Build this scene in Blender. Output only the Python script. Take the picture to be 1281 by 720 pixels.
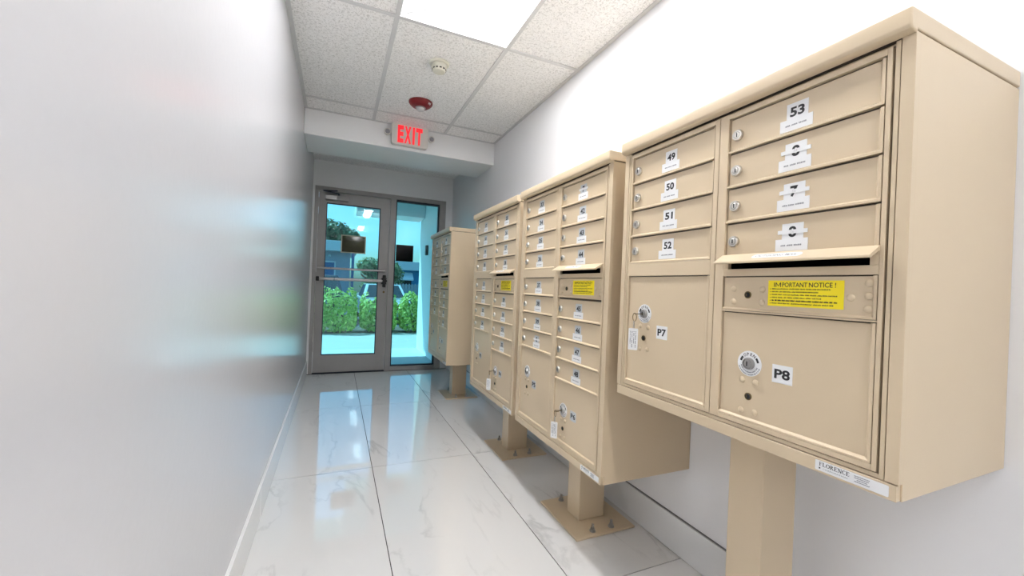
import bpy, bmesh, math, random
from mathutils import Matrix, Vector

random.seed(7)
for o in list(bpy.data.objects):
    bpy.data.objects.remove(o)
SC = bpy.context.scene
COL = SC.collection

# ------------------------------------------------------------------ camera
YAW, PITCH, ROLL, CAM_H, F_PX = 0.4121, -0.0003, 0.0409, 1.0691, 502.37
fw = Vector((math.sin(YAW) * math.cos(PITCH), math.cos(YAW) * math.cos(PITCH), math.sin(PITCH)))
rt = Vector((math.cos(YAW), -math.sin(YAW), 0))
up = rt.cross(fw)
rt2 = math.cos(ROLL) * rt + math.sin(ROLL) * up
up2 = -math.sin(ROLL) * rt + math.cos(ROLL) * up
cd = bpy.data.cameras.new('camera')
cam = bpy.data.objects.new('camera', cd)
COL.objects.link(cam)
cd.sensor_width = 36
cd.lens = F_PX / 1281 * 36
cd.clip_start = 0.02
cd.clip_end = 500
M3 = Matrix((rt2, up2, -fw)).transposed()
cam.matrix_world = Matrix.Translation((0, 0, CAM_H)) @ M3.to_4x4()
SC.camera = cam

# ------------------------------------------------------------------ light
SC.view_settings.view_transform = 'Standard'
SC.view_settings.look = 'None'
SC.view_settings.gamma = 1
SC.view_settings.exposure = 0.12
SC.view_settings.use_curve_mapping = False
W = bpy.data.worlds.new('sky_world')
SC.world = W
W.use_nodes = True
nt = W.node_tree
for n in list(nt.nodes):
    nt.nodes.remove(n)
sky = nt.nodes.new('ShaderNodeTexSky')
sky.sky_type = 'NISHITA'
sky.sun_disc = False
sky.sun_elevation = math.radians(62)
sky.sun_rotation = math.radians(-60)
sky.altitude = 0
sky.air_density = 1.0
sky.dust_density = 2.5
bg = nt.nodes.new('ShaderNodeBackground')
bg.inputs['Strength'].default_value = 0.235
ow = nt.nodes.new('ShaderNodeOutputWorld')
nt.links.new(sky.outputs[0], bg.inputs[0])
nt.links.new(bg.outputs[0], ow.inputs[0])
sd = bpy.data.lights.new('sun', 'SUN')
sd.energy = 7.5
sd.angle = 0.01
sd.color = (1.0, 0.96, 0.88)
sun = bpy.data.objects.new('sun', sd)
COL.objects.link(sun)
sun.location = (-4, 12, 12)
sun.rotation_euler = Vector((0.42, -0.30, -0.86)).to_track_quat('-Z', 'Y').to_euler()
LENS_EMIT = 33.0          # ceiling light diffusers

# ------------------------------------------------------------------ materials
MATS = {}

def srgb(r, g, b):
    f = lambda c: (c / 255) / 12.92 if c / 255 <= 0.04045 else ((c / 255 + 0.055) / 1.055) ** 2.4
    return (f(r), f(g), f(b), 1)

def mat(name, color, rough=0.5, metal=0.0, ior=1.5, emit=None, estr=0.0, spec=0.5, coat=0.0, noise=0.0, nscale=40, bump=0.0, bscale=200):
    m = bpy.data.materials.new(name)
    m.use_nodes = True
    t = m.node_tree
    b = t.nodes['Principled BSDF']
    b.inputs['Base Color'].default_value = color
    b.inputs['Roughness'].default_value = rough
    b.inputs['Metallic'].default_value = metal
    b.inputs['IOR'].default_value = ior
    b.inputs['Specular IOR Level'].default_value = spec
    b.inputs['Coat Weight'].default_value = coat
    if emit:
        b.inputs['Emission Color'].default_value = emit
        b.inputs['Emission Strength'].default_value = estr
    tc = t.nodes.new('ShaderNodeTexCoord')
    if noise > 0:
        n = t.nodes.new('ShaderNodeTexNoise')
        n.inputs['Scale'].default_value = nscale
        n.inputs['Detail'].default_value = 4
        mx = t.nodes.new('ShaderNodeMix')
        mx.data_type = 'RGBA'
        mx.inputs[6].default_value = tuple(c * (1 - noise) for c in color[:3]) + (1,)
        mx.inputs[7].default_value = tuple(min(1, c * (1 + noise)) for c in color[:3]) + (1,)
        t.links.new(tc.outputs['Object'], n.inputs['Vector'])
        t.links.new(n.outputs['Fac'], mx.inputs[0])
        t.links.new(mx.outputs[2], b.inputs['Base Color'])
    if bump > 0:
        n2 = t.nodes.new('ShaderNodeTexNoise')
        n2.inputs['Scale'].default_value = bscale
        n2.inputs['Detail'].default_value = 2
        bp = t.nodes.new('ShaderNodeBump')
        bp.inputs['Strength'].default_value = bump
        bp.inputs['Distance'].default_value = 0.002
        t.links.new(tc.outputs['Object'], n2.inputs['Vector'])
        t.links.new(n2.outputs['Fac'], bp.inputs['Height'])
        t.links.new(bp.outputs[0], b.inputs['Normal'])
    MATS[name] = m
    return m

mat('wall_paint', (0.83, 0.825, 0.835, 1), 0.36, ior=1.55, noise=0.015, nscale=3, bump=0.10, bscale=45)
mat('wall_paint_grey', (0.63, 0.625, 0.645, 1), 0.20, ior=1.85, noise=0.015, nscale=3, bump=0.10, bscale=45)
mat('end_paint', (0.88, 0.885, 0.89, 1), 0.45, noise=0.015, nscale=3, bump=0.08, bscale=60)
mat('tan_metal', (0.625, 0.50, 0.34, 1), 0.33, noise=0.02, nscale=8, bump=0.05, bscale=900)
mat('gap_shade', (0.10, 0.08, 0.06, 1), 0.6, noise=0.05)  # tan metal darkened to paint in the shade of gaps and groove
mat('chrome', (0.60, 0.58, 0.54, 1), 0.28, metal=1.0, noise=0.05, nscale=200)
mat('steel', (0.42, 0.41, 0.40, 1), 0.3, metal=1.0, noise=0.1, nscale=300)
mat('brass_dark', (0.18, 0.13, 0.06, 1), 0.35, metal=0.9, noise=0.1, nscale=300)
mat('black', (0.006, 0.006, 0.006, 1), 0.5, noise=0.05)
mat('slot_black', (0.002, 0.002, 0.002, 1), 0.9, spec=0.0, noise=0.05)  # flat black, paints the unlit depth of the mail slot
mat('ink', (0.012, 0.012, 0.014, 1), 0.6, noise=0.02)
mat('ink_grey', (0.22, 0.22, 0.24, 1), 0.6, noise=0.02)
mat('sticker', (0.80, 0.80, 0.80, 1), 0.45, noise=0.01)
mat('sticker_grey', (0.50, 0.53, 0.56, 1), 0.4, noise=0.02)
mat('yellow', (0.97, 0.79, 0.012, 1), 0.5, noise=0.02)
mat('frame_alu', (0.36, 0.345, 0.335, 1), 0.42, metal=0.15, noise=0.06, nscale=12)
mat('gasket', (0.008, 0.014, 0.03, 1), 0.5, noise=0.05)
mat('alu_light', (0.42, 0.41, 0.40, 1), 0.32, metal=0.8, noise=0.05)
mat('grid_white', (0.66, 0.66, 0.66, 1), 0.5, noise=0.02)
mat('fixture_white', (0.86, 0.86, 0.86, 1), 0.35, noise=0.01)
mat('plastic_cream', (0.72, 0.70, 0.60, 1), 0.4, noise=0.02)
mat('sign_white', (0.70, 0.68, 0.64, 1), 0.4, noise=0.02)
mat('alarm_red', (0.19, 0.006, 0.010, 1), 0.35, noise=0.03)
mat('clear_plastic', (0.75, 0.75, 0.75, 1), 0.15, noise=0.02)
mat('exit_red', (0.5, 0.01, 0.01, 1), 0.4, emit=(1.0, 0.02, 0.035, 1), estr=0.85, noise=0.02)
mat('lens', (0.9, 0.9, 0.9, 1), 0.4, emit=(0.965, 0.98, 1.0, 1), estr=LENS_EMIT, noise=0.005)
mat('lens_new', (0.9, 0.9, 0.9, 1), 0.4, emit=(0.965, 0.98, 1.0, 1), estr=LENS_EMIT * 1.4, noise=0.005)
mat('grout', (0.045, 0.042, 0.042, 1), 0.8, noise=0.05)
mat('baseboard_tile', (0.80, 0.80, 0.80, 1), 0.18, noise=0.03, nscale=4)
mat('dark_grey', (0.16, 0.155, 0.155, 1), 0.7, noise=0.05)
mat('olive_sign', (0.030, 0.034, 0.006, 1), 0.06, spec=0.3, noise=0.15, nscale=8)
mat('cream_edge', (0.55, 0.57, 0.42, 1), 0.5, noise=0.03)
mat('black_sign', (0.004, 0.004, 0.005, 1), 0.12, spec=0.15, noise=0.05)
mat('concrete', (0.36, 0.36, 0.35, 1), 0.85, noise=0.07, nscale=3, bump=0.2, bscale=120)
mat('porch_slab', (0.42, 0.44, 0.46, 1), 0.7, noise=0.06, nscale=3)
mat('stucco', (0.74, 0.75, 0.76, 1), 0.8, noise=0.03, nscale=6, bump=0.3, bscale=150)
mat('asphalt', (0.10, 0.11, 0.12, 1), 0.9, noise=0.15, nscale=5)
mat('soil', (0.09, 0.07, 0.05, 1), 0.95, noise=0.2, nscale=20)
mat('bark', (0.12, 0.10, 0.08, 1), 0.9, noise=0.2, nscale=15)
mat('car_dark', (0.010, 0.014, 0.035, 1), 0.2, coat=0.6, noise=0.05)
mat('car_silver', (0.55, 0.60, 0.63, 1), 0.25, metal=0.3, coat=0.5, noise=0.02)
mat('car_glass', (0.02, 0.03, 0.04, 1), 0.08, noise=0.05)
mat('tyre', (0.012, 0.012, 0.012, 1), 0.8, noise=0.05)
mat('house_wall', (0.36, 0.42, 0.50, 1), 0.85, noise=0.04, nscale=4)
mat('house_white', (0.74, 0.76, 0.76, 1), 0.7, noise=0.03)
mat('house_blue', (0.06, 0.16, 0.34, 1), 0.5, noise=0.04)
mat('blue_wall', (0.05, 0.24, 0.42, 1), 0.8, noise=0.06)
mat('fence_grey', (0.34, 0.36, 0.38, 1), 0.8, noise=0.1)

def leaf_mat(name, c1, c2):
    m = bpy.data.materials.new(name)
    m.use_nodes = True
    t = m.node_tree
    b = t.nodes['Principled BSDF']
    b.inputs['Roughness'].default_value = 0.45
    g = t.nodes.new('ShaderNodeNewGeometry')
    mx = t.nodes.new('ShaderNodeMix')
    mx.data_type = 'RGBA'
    mx.inputs[6].default_value = c1
    mx.inputs[7].default_value = c2
    t.links.new(g.outputs['Random Per Island'], mx.inputs[0])
    t.links.new(mx.outputs[2], b.inputs['Base Color'])
    tr = t.nodes.new('ShaderNodeBsdfTranslucent')
    t.links.new(mx.outputs[2], tr.inputs['Color'])
    ms = t.nodes.new('ShaderNodeMixShader')
    ms.inputs[0].default_value = 0.35
    t.links.new(b.outputs[0], ms.inputs[1])
    t.links.new(tr.outputs[0], ms.inputs[2])
    t.links.new(ms.outputs[0], t.nodes['Material Output'].inputs[0])
    MATS[name] = m

leaf_mat('leaf_hedge', (0.22, 0.40, 0.06, 1), (0.66, 0.74, 0.24, 1))
leaf_mat('leaf_dark', (0.03, 0.08, 0.035, 1), (0.12, 0.20, 0.10, 1))
leaf_mat('leaf_mid', (0.10, 0.17, 0.06, 1), (0.34, 0.42, 0.22, 1))

def glass_mat():
    m = bpy.data.materials.new('tinted_glass')
    m.use_nodes = True
    t = m.node_tree
    t.nodes.remove(t.nodes['Principled BSDF'])
    tr = t.nodes.new('ShaderNodeBsdfTransparent')
    tr.inputs[0].default_value = (0.53, 0.92, 1.0, 1)      # per face; a pane has two
    gl = t.nodes.new('ShaderNodeBsdfGlossy')
    gl.inputs['Roughness'].default_value = 0.0
    fr = t.nodes.new('ShaderNodeFresnel')
    fr.inputs['IOR'].default_value = 1.5
    ms = t.nodes.new('ShaderNodeMixShader')
    t.links.new(fr.outputs[0], ms.inputs[0])
    t.links.new(tr.outputs[0], ms.inputs[1])
    t.links.new(gl.outputs[0], ms.inputs[2])
    t.links.new(ms.outputs[0], t.nodes['Material Output'].inputs[0])
    MATS['glass'] = m
glass_mat()

def marble_mat():
    m = bpy.data.materials.new('marble_tile')
    m.use_nodes = True
    t = m.node_tree
    b = t.nodes['Principled BSDF']
    b.inputs['Roughness'].default_value = 0.035
    b.inputs['IOR'].default_value = 2.6
    tc = t.nodes.new('ShaderNodeTexCoord')
    oi = t.nodes.new('ShaderNodeObjectInfo')
    vm = t.nodes.new('ShaderNodeVectorMath'); vm.operation = 'SCALE'
    vm.inputs[0].default_value = (13.0, 7.0, 5.0)
    t.links.new(oi.outputs['Random'], vm.inputs['Scale'])
    ad = t.nodes.new('ShaderNodeVectorMath'); ad.operation = 'ADD'
    t.links.new(tc.outputs['Object'], ad.inputs[0])
    t.links.new(vm.outputs[0], ad.inputs[1])
    mp = t.nodes.new('ShaderNodeMapping')
    mp.inputs['Scale'].default_value = (2.3, 0.85, 1)
    mp.inputs['Rotation'].default_value = (0, 0, 0.35)
    t.links.new(ad.outputs[0], mp.inputs['Vector'])
    n1 = t.nodes.new('ShaderNodeTexNoise')
    n1.inputs['Scale'].default_value = 1.1; n1.inputs['Detail'].default_value = 7
    n1.inputs['Roughness'].default_value = 0.55; n1.inputs['Distortion'].default_value = 0.6
    t.links.new(mp.outputs[0], n1.inputs['Vector'])
    # thin veins where the noise crosses 0.5
    s = t.nodes.new('ShaderNodeMath'); s.operation = 'SUBTRACT'; s.inputs[1].default_value = 0.5
    a = t.nodes.new('ShaderNodeMath'); a.operation = 'ABSOLUTE'
    t.links.new(n1.outputs['Fac'], s.inputs[0]); t.links.new(s.outputs[0], a.inputs[0])
    r1 = t.nodes.new('ShaderNodeValToRGB')
    r1.color_ramp.elements[0].position = 0.0; r1.color_ramp.elements[0].color = (1, 1, 1, 1)
    r1.color_ramp.elements[1].position = 0.016; r1.color_ramp.elements[1].color = (0, 0, 0, 1)
    t.links.new(a.outputs[0], r1.inputs[0])
    n2 = t.nodes.new('ShaderNodeTexNoise')
    n2.inputs['Scale'].default_value = 1.6; n2.inputs['Detail'].default_value = 3
    t.links.new(mp.outputs[0], n2.inputs['Vector'])
    r2 = t.nodes.new('ShaderNodeValToRGB')
    r2.color_ramp.elements[0].position = 0.45; r2.color_ramp.elements[1].position = 0.70
    t.links.new(n2.outputs['Fac'], r2.inputs[0])
    mu = t.nodes.new('ShaderNodeMath'); mu.operation = 'MULTIPLY'
    t.links.new(r1.outputs[0], mu.inputs[0]); t.links.new(r2.outputs[0], mu.inputs[1])
    cl = t.nodes.new('ShaderNodeMix'); cl.data_type = 'RGBA'
    cl.inputs[6].default_value = (0.86, 0.85, 0.835, 1)
    cl.inputs[7].default_value = (0.78, 0.775, 0.77, 1)
    t.links.new(n2.outputs['Fac'], cl.inputs[0])
    vn = t.nodes.new('ShaderNodeMix'); vn.data_type = 'RGBA'
    vn.inputs[7].default_value = (0.56, 0.56, 0.56, 1)
    t.links.new(mu.outputs[0], vn.inputs[0])
    t.links.new(cl.outputs[2], vn.inputs[6])
    t.links.new(vn.outputs[2], b.inputs['Base Color'])
    MATS['marble'] = m
marble_mat()

def ceiling_mat():
    m = bpy.data.materials.new('ceiling_tile')
    m.use_nodes = True
    t = m.node_tree
    b = t.nodes['Principled BSDF']
    b.inputs['Roughness'].default_value = 0.9
    b.inputs['Specular IOR Level'].default_value = 0.1
    tc = t.nodes.new('ShaderNodeTexCoord')
    n1 = t.nodes.new('ShaderNodeTexNoise')
    n1.inputs['Scale'].default_value = 95; n1.inputs['Detail'].default_value = 3; n1.inputs['Distortion'].default_value = 1.2
    t.links.new(tc.outputs['Object'], n1.inputs['Vector'])
    r = t.nodes.new('ShaderNodeValToRGB')
    r.color_ramp.elements[0].position = 0.36; r.color_ramp.elements[0].color = (0.68, 0.675, 0.66, 1)
    r.color_ramp.elements[1].position = 0.52; r.color_ramp.elements[1].color = (0.95, 0.945, 0.935, 1)
    t.links.new(n1.outputs['Fac'], r.inputs[0])
    t.links.new(r.outputs[0], b.inputs['Base Color'])
    bp = t.nodes.new('ShaderNodeBump'); bp.inputs['Strength'].default_value = 0.4; bp.inputs['Distance'].default_value = 0.002
    t.links.new(n1.outputs['Fac'], bp.inputs['Height'])
    t.links.new(bp.outputs[0], b.inputs['Normal'])
    MATS['ceiling_tile'] = m
ceiling_mat()

# ------------------------------------------------------------------ mesh helpers
class MB:
    def __init__(s):
        s.v, s.f, s.m = [], [], []
    def _add(s, vs, fs, mi=0):
        b = len(s.v)
        s.v += [tuple(x) for x in vs]
        s.f += [tuple(b + i for i in f) for f in fs]
        s.m += [mi] * len(fs)
        return s
    def box(s, x0, x1, y0, y1, z0, z1, mi=0):
        x0, x1 = min(x0, x1), max(x0, x1); y0, y1 = min(y0, y1), max(y0, y1); z0, z1 = min(z0, z1), max(z0, z1)
        vs = [(x, y, z) for x in (x0, x1) for y in (y0, y1) for z in (z0, z1)]
        fs = [(0, 1, 3, 2), (4, 6, 7, 5), (0, 4, 5, 1), (2, 3, 7, 6), (0, 2, 6, 4), (1, 5, 7, 3)]
        return s._add(vs, fs, mi)
    def cyl(s, p0, p1, r0, r1=None, n=20, mi=0, cap=True):
        p0, p1 = Vector(p0), Vector(p1)
        r1 = r0 if r1 is None else r1
        d = (p1 - p0).normalized()
        a = d.orthogonal().normalized(); b = d.cross(a)
        vs = []
        for p, r in ((p0, r0), (p1, r1)):
            for i in range(n):
                t = 2 * math.pi * i / n
                vs.append(p + a * (r * math.cos(t)) + b * (r * math.sin(t)))
        fs = [(i, (i + 1) % n, n + (i + 1) % n, n + i) for i in range(n)]
        if cap:
            fs += [tuple(range(n - 1, -1, -1)), tuple(range(n, 2 * n))]
        return s._add(vs, fs, mi)
    def lathe(s, origin, axis, prof, n=28, mi=0):
        """prof: list of (radius, distance along axis)"""
        o, d = Vector(origin), Vector(axis).normalized()
        a = d.orthogonal().normalized(); b = d.cross(a)
        vs, fs = [], []
        for r, h in prof:
            for i in range(n):
                t = 2 * math.pi * i / n
                vs.append(o + d * h + a * (r * math.cos(t)) + b * (r * math.sin(t)))
        for k in range(len(prof) - 1):
            for i in range(n):
                fs.append((k * n + i, k * n + (i + 1) % n, (k + 1) * n + (i + 1) % n, (k + 1) * n + i))
        fs.append(tuple(range(n - 1, -1, -1)))
        fs.append(tuple(range((len(prof) - 1) * n, len(prof) * n)))
        return s._add(vs, fs, mi)
    def prism(s, poly, axis, a0, a1, mi=0):
        """poly: 2D points; axis 'x': (y,z), 'y': (x,z), 'z': (x,y)"""
        n = len(poly)
        def P(q, a):
            return {'x': (a, q[0], q[1]), 'y': (q[0], a, q[1]), 'z': (q[0], q[1], a)}[axis]
        vs = [P(q, a0) for q in poly] + [P(q, a1) for q in poly]
        fs = [(i, (i + 1) % n, n + (i + 1) % n, n + i) for i in range(n)]
        fs += [tuple(range(n - 1, -1, -1)), tuple(range(n, 2 * n))]
        return s._add(vs, fs, mi)
    def tube(s, pts, r, n=10, mi=0, closed=False):
        pts = [Vector(p) for p in pts]
        k = len(pts)
        vs, fs = [], []
        prev = None
        for i, p in enumerate(pts):
            if closed:
                d = (pts[(i + 1) % k] - pts[i - 1]).normalized()
            else:
                d = (pts[min(i + 1, k - 1)] - pts[max(i - 1, 0)]).normalized()
            a = (prev - d * prev.dot(d)) if prev else d.orthogonal()
            a.normalize(); prev = a
            b = d.cross(a)
            for j in range(n):
                t = 2 * math.pi * j / n
                vs.append(p + a * (r * math.cos(t)) + b * (r * math.sin(t)))
        for i in range(k if closed else k - 1):
            i2 = (i + 1) % k
            for j in range(n):
                fs.append((i * n + j, i * n + (j + 1) % n, i2 * n + (j + 1) % n, i2 * n + j))
        if not closed:
            fs += [tuple(range(n - 1, -1, -1)), tuple(range((k - 1) * n, k * n))]
        return s._add(vs, fs, mi)
    def mesh(s, name, mats):
        me = bpy.data.meshes.new(name)
        me.from_pydata(s.v, [], s.f)
        for m in mats:
            me.materials.append(MATS[m])
        me.polygons.foreach_set('material_index', s.m)
        me.polygons.foreach_set('use_smooth', [True] * len(s.f))
        bm = bmesh.new(); bm.from_mesh(me)
        bmesh.ops.recalc_face_normals(bm, faces=bm.faces)
        bm.to_mesh(me); bm.free()
        me.set_sharp_from_angle(angle=math.radians(32))
        me.update()
        return me

def link(name, me, parent=None, loc=(0, 0, 0), bevel=0.0):
    o = bpy.data.objects.new(name, me)
    COL.objects.link(o)
    o.location = loc
    if parent:
        o.parent = parent
    if bevel > 0:
        b = o.modifiers.new('bevel', 'BEVEL')
        b.width = bevel; b.segments = 2; b.limit_method = 'ANGLE'; b.angle_limit = math.radians(40)
        b.harden_normals = True
    return o

def obj(name, mb, mats, parent=None, loc=(0, 0, 0), bevel=0.0):
    if isinstance(mats, str):
        mats = [mats]
    return link(name, mb.mesh(name, mats), parent, loc, bevel)

def tag(o, label, cat, group=None, kind=None):
    o['label'] = label
    o['category'] = cat
    if group:
        o['group'] = group
    if kind:
        o['kind'] = kind
    return o

def empty(name, loc, label, cat, group=None, kind=None):
    o = bpy.data.objects.new(name, None)
    o.empty_display_size = 0.1
    COL.objects.link(o)
    o.location = loc
    return tag(o, label, cat, group, kind)

_txt = {}
def text_pts(s, bold=0.0):
    """flat lettering as (verts, faces), fitted to the unit box"""
    key = (s, bold)
    if key in _txt:
        return _txt[key]
    c = bpy.data.curves.new('lettering', 'FONT')
    c.body = s
    c.offset = bold
    c.resolution_u = 3
    o = bpy.data.objects.new('lettering', c)
    COL.objects.link(o)
    dg = bpy.context.evaluated_depsgraph_get()
    me = bpy.data.meshes.new_from_object(o.evaluated_get(dg))
    vs = [(v.co.x, v.co.y) for v in me.vertices]
    fs = [tuple(p.vertices) for p in me.polygons]
    bpy.data.objects.remove(o); bpy.data.curves.remove(c); bpy.data.meshes.remove(me)
    x0 = min(v[0] for v in vs); x1 = max(v[0] for v in vs); y0 = min(v[1] for v in vs); y1 = max(v[1] for v in vs)
    vs = [((v[0] - x0) / (x1 - x0) - .5, (v[1] - y0) / (y1 - y0) - .5) for v in vs]
    _txt[key] = (vs, fs, (x1 - x0) / (y1 - y0))
    return _txt[key]

def front(mb, s, yc, zc, h, w=None, x=-0.0008, bold=0.02, mi=0, place=None):
    """lettering on a face that looks towards -x (reads along -y)"""
    vs, fs, asp = text_pts(s, bold)
    w = w or h * asp
    if place is None:
        place = lambda a, b: (x, yc - a, zc + b)
    mb._add([place(v[0] * w, v[1] * h) for v in vs], fs, mi)
    return mb

# ================================================================== ROOM
XL, XR, YE, ZC, YB0, YB1, ZB, YBACK = -0.282, 1.332, 5.067, 2.43, 3.60, 4.10, 2.228, -5.2
GX = [XL, 0.2283, 0.8319, XR]
GY = [YBACK, -4.961, -3.729, -2.497, -1.265, -0.032, 1.2033, 2.4347, 3.6795, 4.915, YE - 0.03]

fl = obj('floor', MB().box(XL - 0.1, XR + 0.1, YBACK - 0.1, YE + 0.06, -0.12, -0.0035), 'grout')
tag(fl, 'polished white marble-look tile floor with dark grout lines', 'floor', kind='structure')
for i in range(3):
    for j in range(len(GY) - 1):
        g = 0.0020
        w, d = GX[i + 1] - GX[i] - 2 * g, GY[j + 1] - GY[j] - 2 * g
        t = obj('floor_tile', MB().box(-w / 2, w / 2, -d / 2, d / 2, -0.0034, 0), 'marble', fl,
                ((GX[i] + GX[i + 1]) / 2, (GY[j] + GY[j + 1]) / 2, 0))

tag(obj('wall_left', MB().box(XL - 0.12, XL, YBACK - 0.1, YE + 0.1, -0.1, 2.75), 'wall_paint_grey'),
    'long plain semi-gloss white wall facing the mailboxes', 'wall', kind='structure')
tag(obj('wall_right', MB().box(XR, XR + 0.12, YBACK - 0.1, YE + 0.1, -0.1, 2.75), 'wall_paint'),
    'white wall behind the beige mailbox units', 'wall', kind='structure')
tag(obj('wall_back', MB().box(XL, XR, YBACK - 0.1, YBACK, -0.1, 2.75), 'wall_paint'),
    'white wall closing the corridor opposite the glass door', 'wall', kind='structure')
FX0, FX1, FZ1 = -0.259, 1.245, 2.137
we = MB().box(XL, FX0, YE, YE + 0.15, 0, 2.9).box(FX1, XR, YE, YE + 0.15, 0, 2.9).box(FX0, FX1, YE, YE + 0.15, FZ1, 2.9)
tag(obj('wall_end', we, 'end_paint'), 'white wall around the glass door and its sidelight', 'wall', kind='structure')
tag(obj('ceiling_beam', MB().box(XL, XR, YB0, YB1, ZB, 2.6), 'end_paint', bevel=0.004),
    'white boxed beam crossing the ceiling behind the exit sign', 'beam', kind='structure')

# baseboards, in tile lengths
def baseboard(name, x0, x1, label):
    root = obj(name, MB().box(x0 if x0 < 0 else x1 - 0.003, x0 + 0.003 if x0 < 0 else x1, YBACK, YE, 0, 0.146), 'dark_grey')
    tag(root, label, 'baseboard', kind='structure')
    ys = [YBACK, -4.05, -2.83, -1.61, -0.39, 0.83, 2.05, 3.27, 4.49, YE - 0.002]
    for a, b in zip(ys[:-1], ys[1:]):
        obj('baseboard_tile', MB().box(x0, x1, a + 0.0012, b - 0.0012, 0.0015, 0.1475), 'baseboard_tile', root, bevel=0.0012)
baseboard('baseboard_left', XL, XL + 0.012, 'marble tile baseboard along the plain white wall')
baseboard('baseboard_right', XR - 0.010, XR, 'marble tile baseboard running behind the mailbox posts')
tag(obj('trim_1', MB().box(XR - 0.004, XR, YBACK, YE, 0.1478, 0.1525), 'dark_grey'),
    'thin dark line on top of the baseboard behind the mailboxes', 'trim', kind='structure')  # thin dark strip along the baseboard top

# ceiling: structural slab, panels, grid
ce = obj('ceiling', MB().box(XL - 0.1, XR + 0.1, YBACK - 0.1, YE + 0.14, 2.62, 2.75), 'end_paint')
tag(ce, 'suspended ceiling of speckled white panels in a metal grid', 'ceiling', kind='structure')
CX = [XL, 0.234, 0.843, XR]
CY = [YBACK, -3.957, -2.738, -1.519, -0.300, 0.920, 2.139, 3.364, YB0]
LIGHT_ROWS = (1, 3, 5)                        # grid rows whose middle panel is a light fixture
for i in range(3):
    for j in range(len(CY) - 1):
        if i == 1 and j in LIGHT_ROWS:
            continue
        w, d = CX[i + 1] - CX[i], CY[j + 1] - CY[j]
        obj('ceiling_panel', MB().box(-w / 2 + .004, w / 2 - .004, -d / 2 + .004, d / 2 - .004, 0, 0.015), 'ceiling_tile', ce,
            ((CX[i] + CX[i + 1]) / 2, (CY[j] + CY[j + 1]) / 2, ZC + 0.004))
obj('ceiling_panel', MB().box(XL, XR, YB1, YE, ZC, ZC + 0.015), 'ceiling_tile', ce)
for x in CX[1:3]:
    obj('grid_bar', MB().box(x - .012, x + .012, YBACK, YB0, ZC - 0.001, ZC + 0.0035).box(x - .002, x + .002, YBACK, YB0, ZC + .003, ZC + 0.04), 'grid_white', ce)
for y in CY[1:-1]:
    for a, b in zip(CX[:-1], CX[1:]):
        obj('grid_bar', MB().box(a + .012, b - .012, y - .012, y + .012, ZC - 0.0005, ZC + 0.0035), 'grid_white', ce)
for x0, x1 in ((XL, XL + .022), (XR - .022, XR)):
    obj('wall_angle', MB().box(x0, x1, YBACK, YB0, ZC - 0.001, ZC + 0.003), 'grid_white', ce)
obj('wall_angle', MB().box(XL + .022, XR - .022, YB0 - .022, YB0, ZC - 0.001, ZC + 0.003), 'grid_white', ce)

# ================================================================== CEILING FIXTURES
def troffer(y0, y1, label, lamp='lens'):
    r = empty('ceiling_light', (0.5385, (y0 + y1) / 2, ZC), label, 'light')
    hw, hl = 0.2925, (y1 - y0) / 2 - 0.012
    # curved reflector wings either side of the lens
    for s in (-1, 1):
        prof = []
        n = 10
        for k in range(n + 1):
            t = k / n
            prof.append((s * (hw - (hw - 0.075) * t), 0.003 + 0.075 * math.sin(t * math.pi / 2)))
        for k in range(n, -1, -1):
            prof.append((prof[k][0], prof[k][1] + 0.002))
        obj('reflector', MB().prism(prof, 'y', -hl, hl), 'fixture_white', r)
    for s in (-1, 1):
        # sloping end plates
        e = MB()
        n = 16
        lo = [(-hw + 2 * hw * k / n) for k in range(n + 1)]
        hgt = [0.003 + 0.072 * math.sin(math.pi * k / n) for k in range(n + 1)]
        vs = [(x, s * hl, 0.003) for x in lo] + [(x, s * (hl - 0.045 * math.sin(math.pi * k / n)), h) for k, (x, h) in enumerate(zip(lo, hgt))]
        fs = [(k, k + 1, n + 2 + k, n + 1 + k) for k in range(n)]
        e._add(vs, fs)
        obj('end_plate', e, 'fixture_white', r)
    obj('housing', MB().box(-hw, hw, -hl, hl, 0.085, 0.11), 'fixture_white', r)
    # long rounded lens
    prof = [(0.075 * math.cos(math.pi + math.pi * k / 14), 0.068 + 0.066 * math.sin(math.pi + math.pi * k / 14)) for k in range(15)]
    obj('diffuser', MB().prism(prof, 'y', -hl + 0.05, hl - 0.05), lamp, r, bevel=0.006)
    return r
troffer(CY[5], CY[6], 'recessed white ceiling light with glowing tubular diffuser near the smoke detector', 'lens_new')
troffer(CY[3], CY[4], 'recessed white ceiling light between the other two fixtures of the corridor')
troffer(CY[1], CY[2], 'recessed white ceiling light farthest from the glass door')

r = empty('smoke_detector', (0.53, 2.472, ZC + 0.0), 'round cream smoke detector on the ceiling panel', 'smoke detector')
obj('base_plate', MB().lathe((0, 0, 0.004), (0, 0, -1), [(0.062, 0), (0.062, 0.006), (0.056, 0.012)]), 'plastic_cream', r)
bd = obj('detector_body', MB().lathe((0, 0, -0.008), (0, 0, -1), [(0.044, 0), (0.044, 0.012), (0.047, 0.014), (0.047, 0.024), (0.043, 0.026), (0.041, 0.034), (0.036, 0.042), (0.026, 0.045)]), 'plastic_cream', r)
for k in range(12):
    a = 2 * math.pi * k / 12
    m = MB().box(-0.0065, 0.0065, -0.002, 0.002, -0.0035, 0.0035)
    v = obj('vent_slot', m, 'black', bd, (0.0412 * math.cos(a), 0.0412 * math.sin(a), -0.0385))
    v.rotation_euler = (0, 0, a + math.pi / 2)

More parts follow.
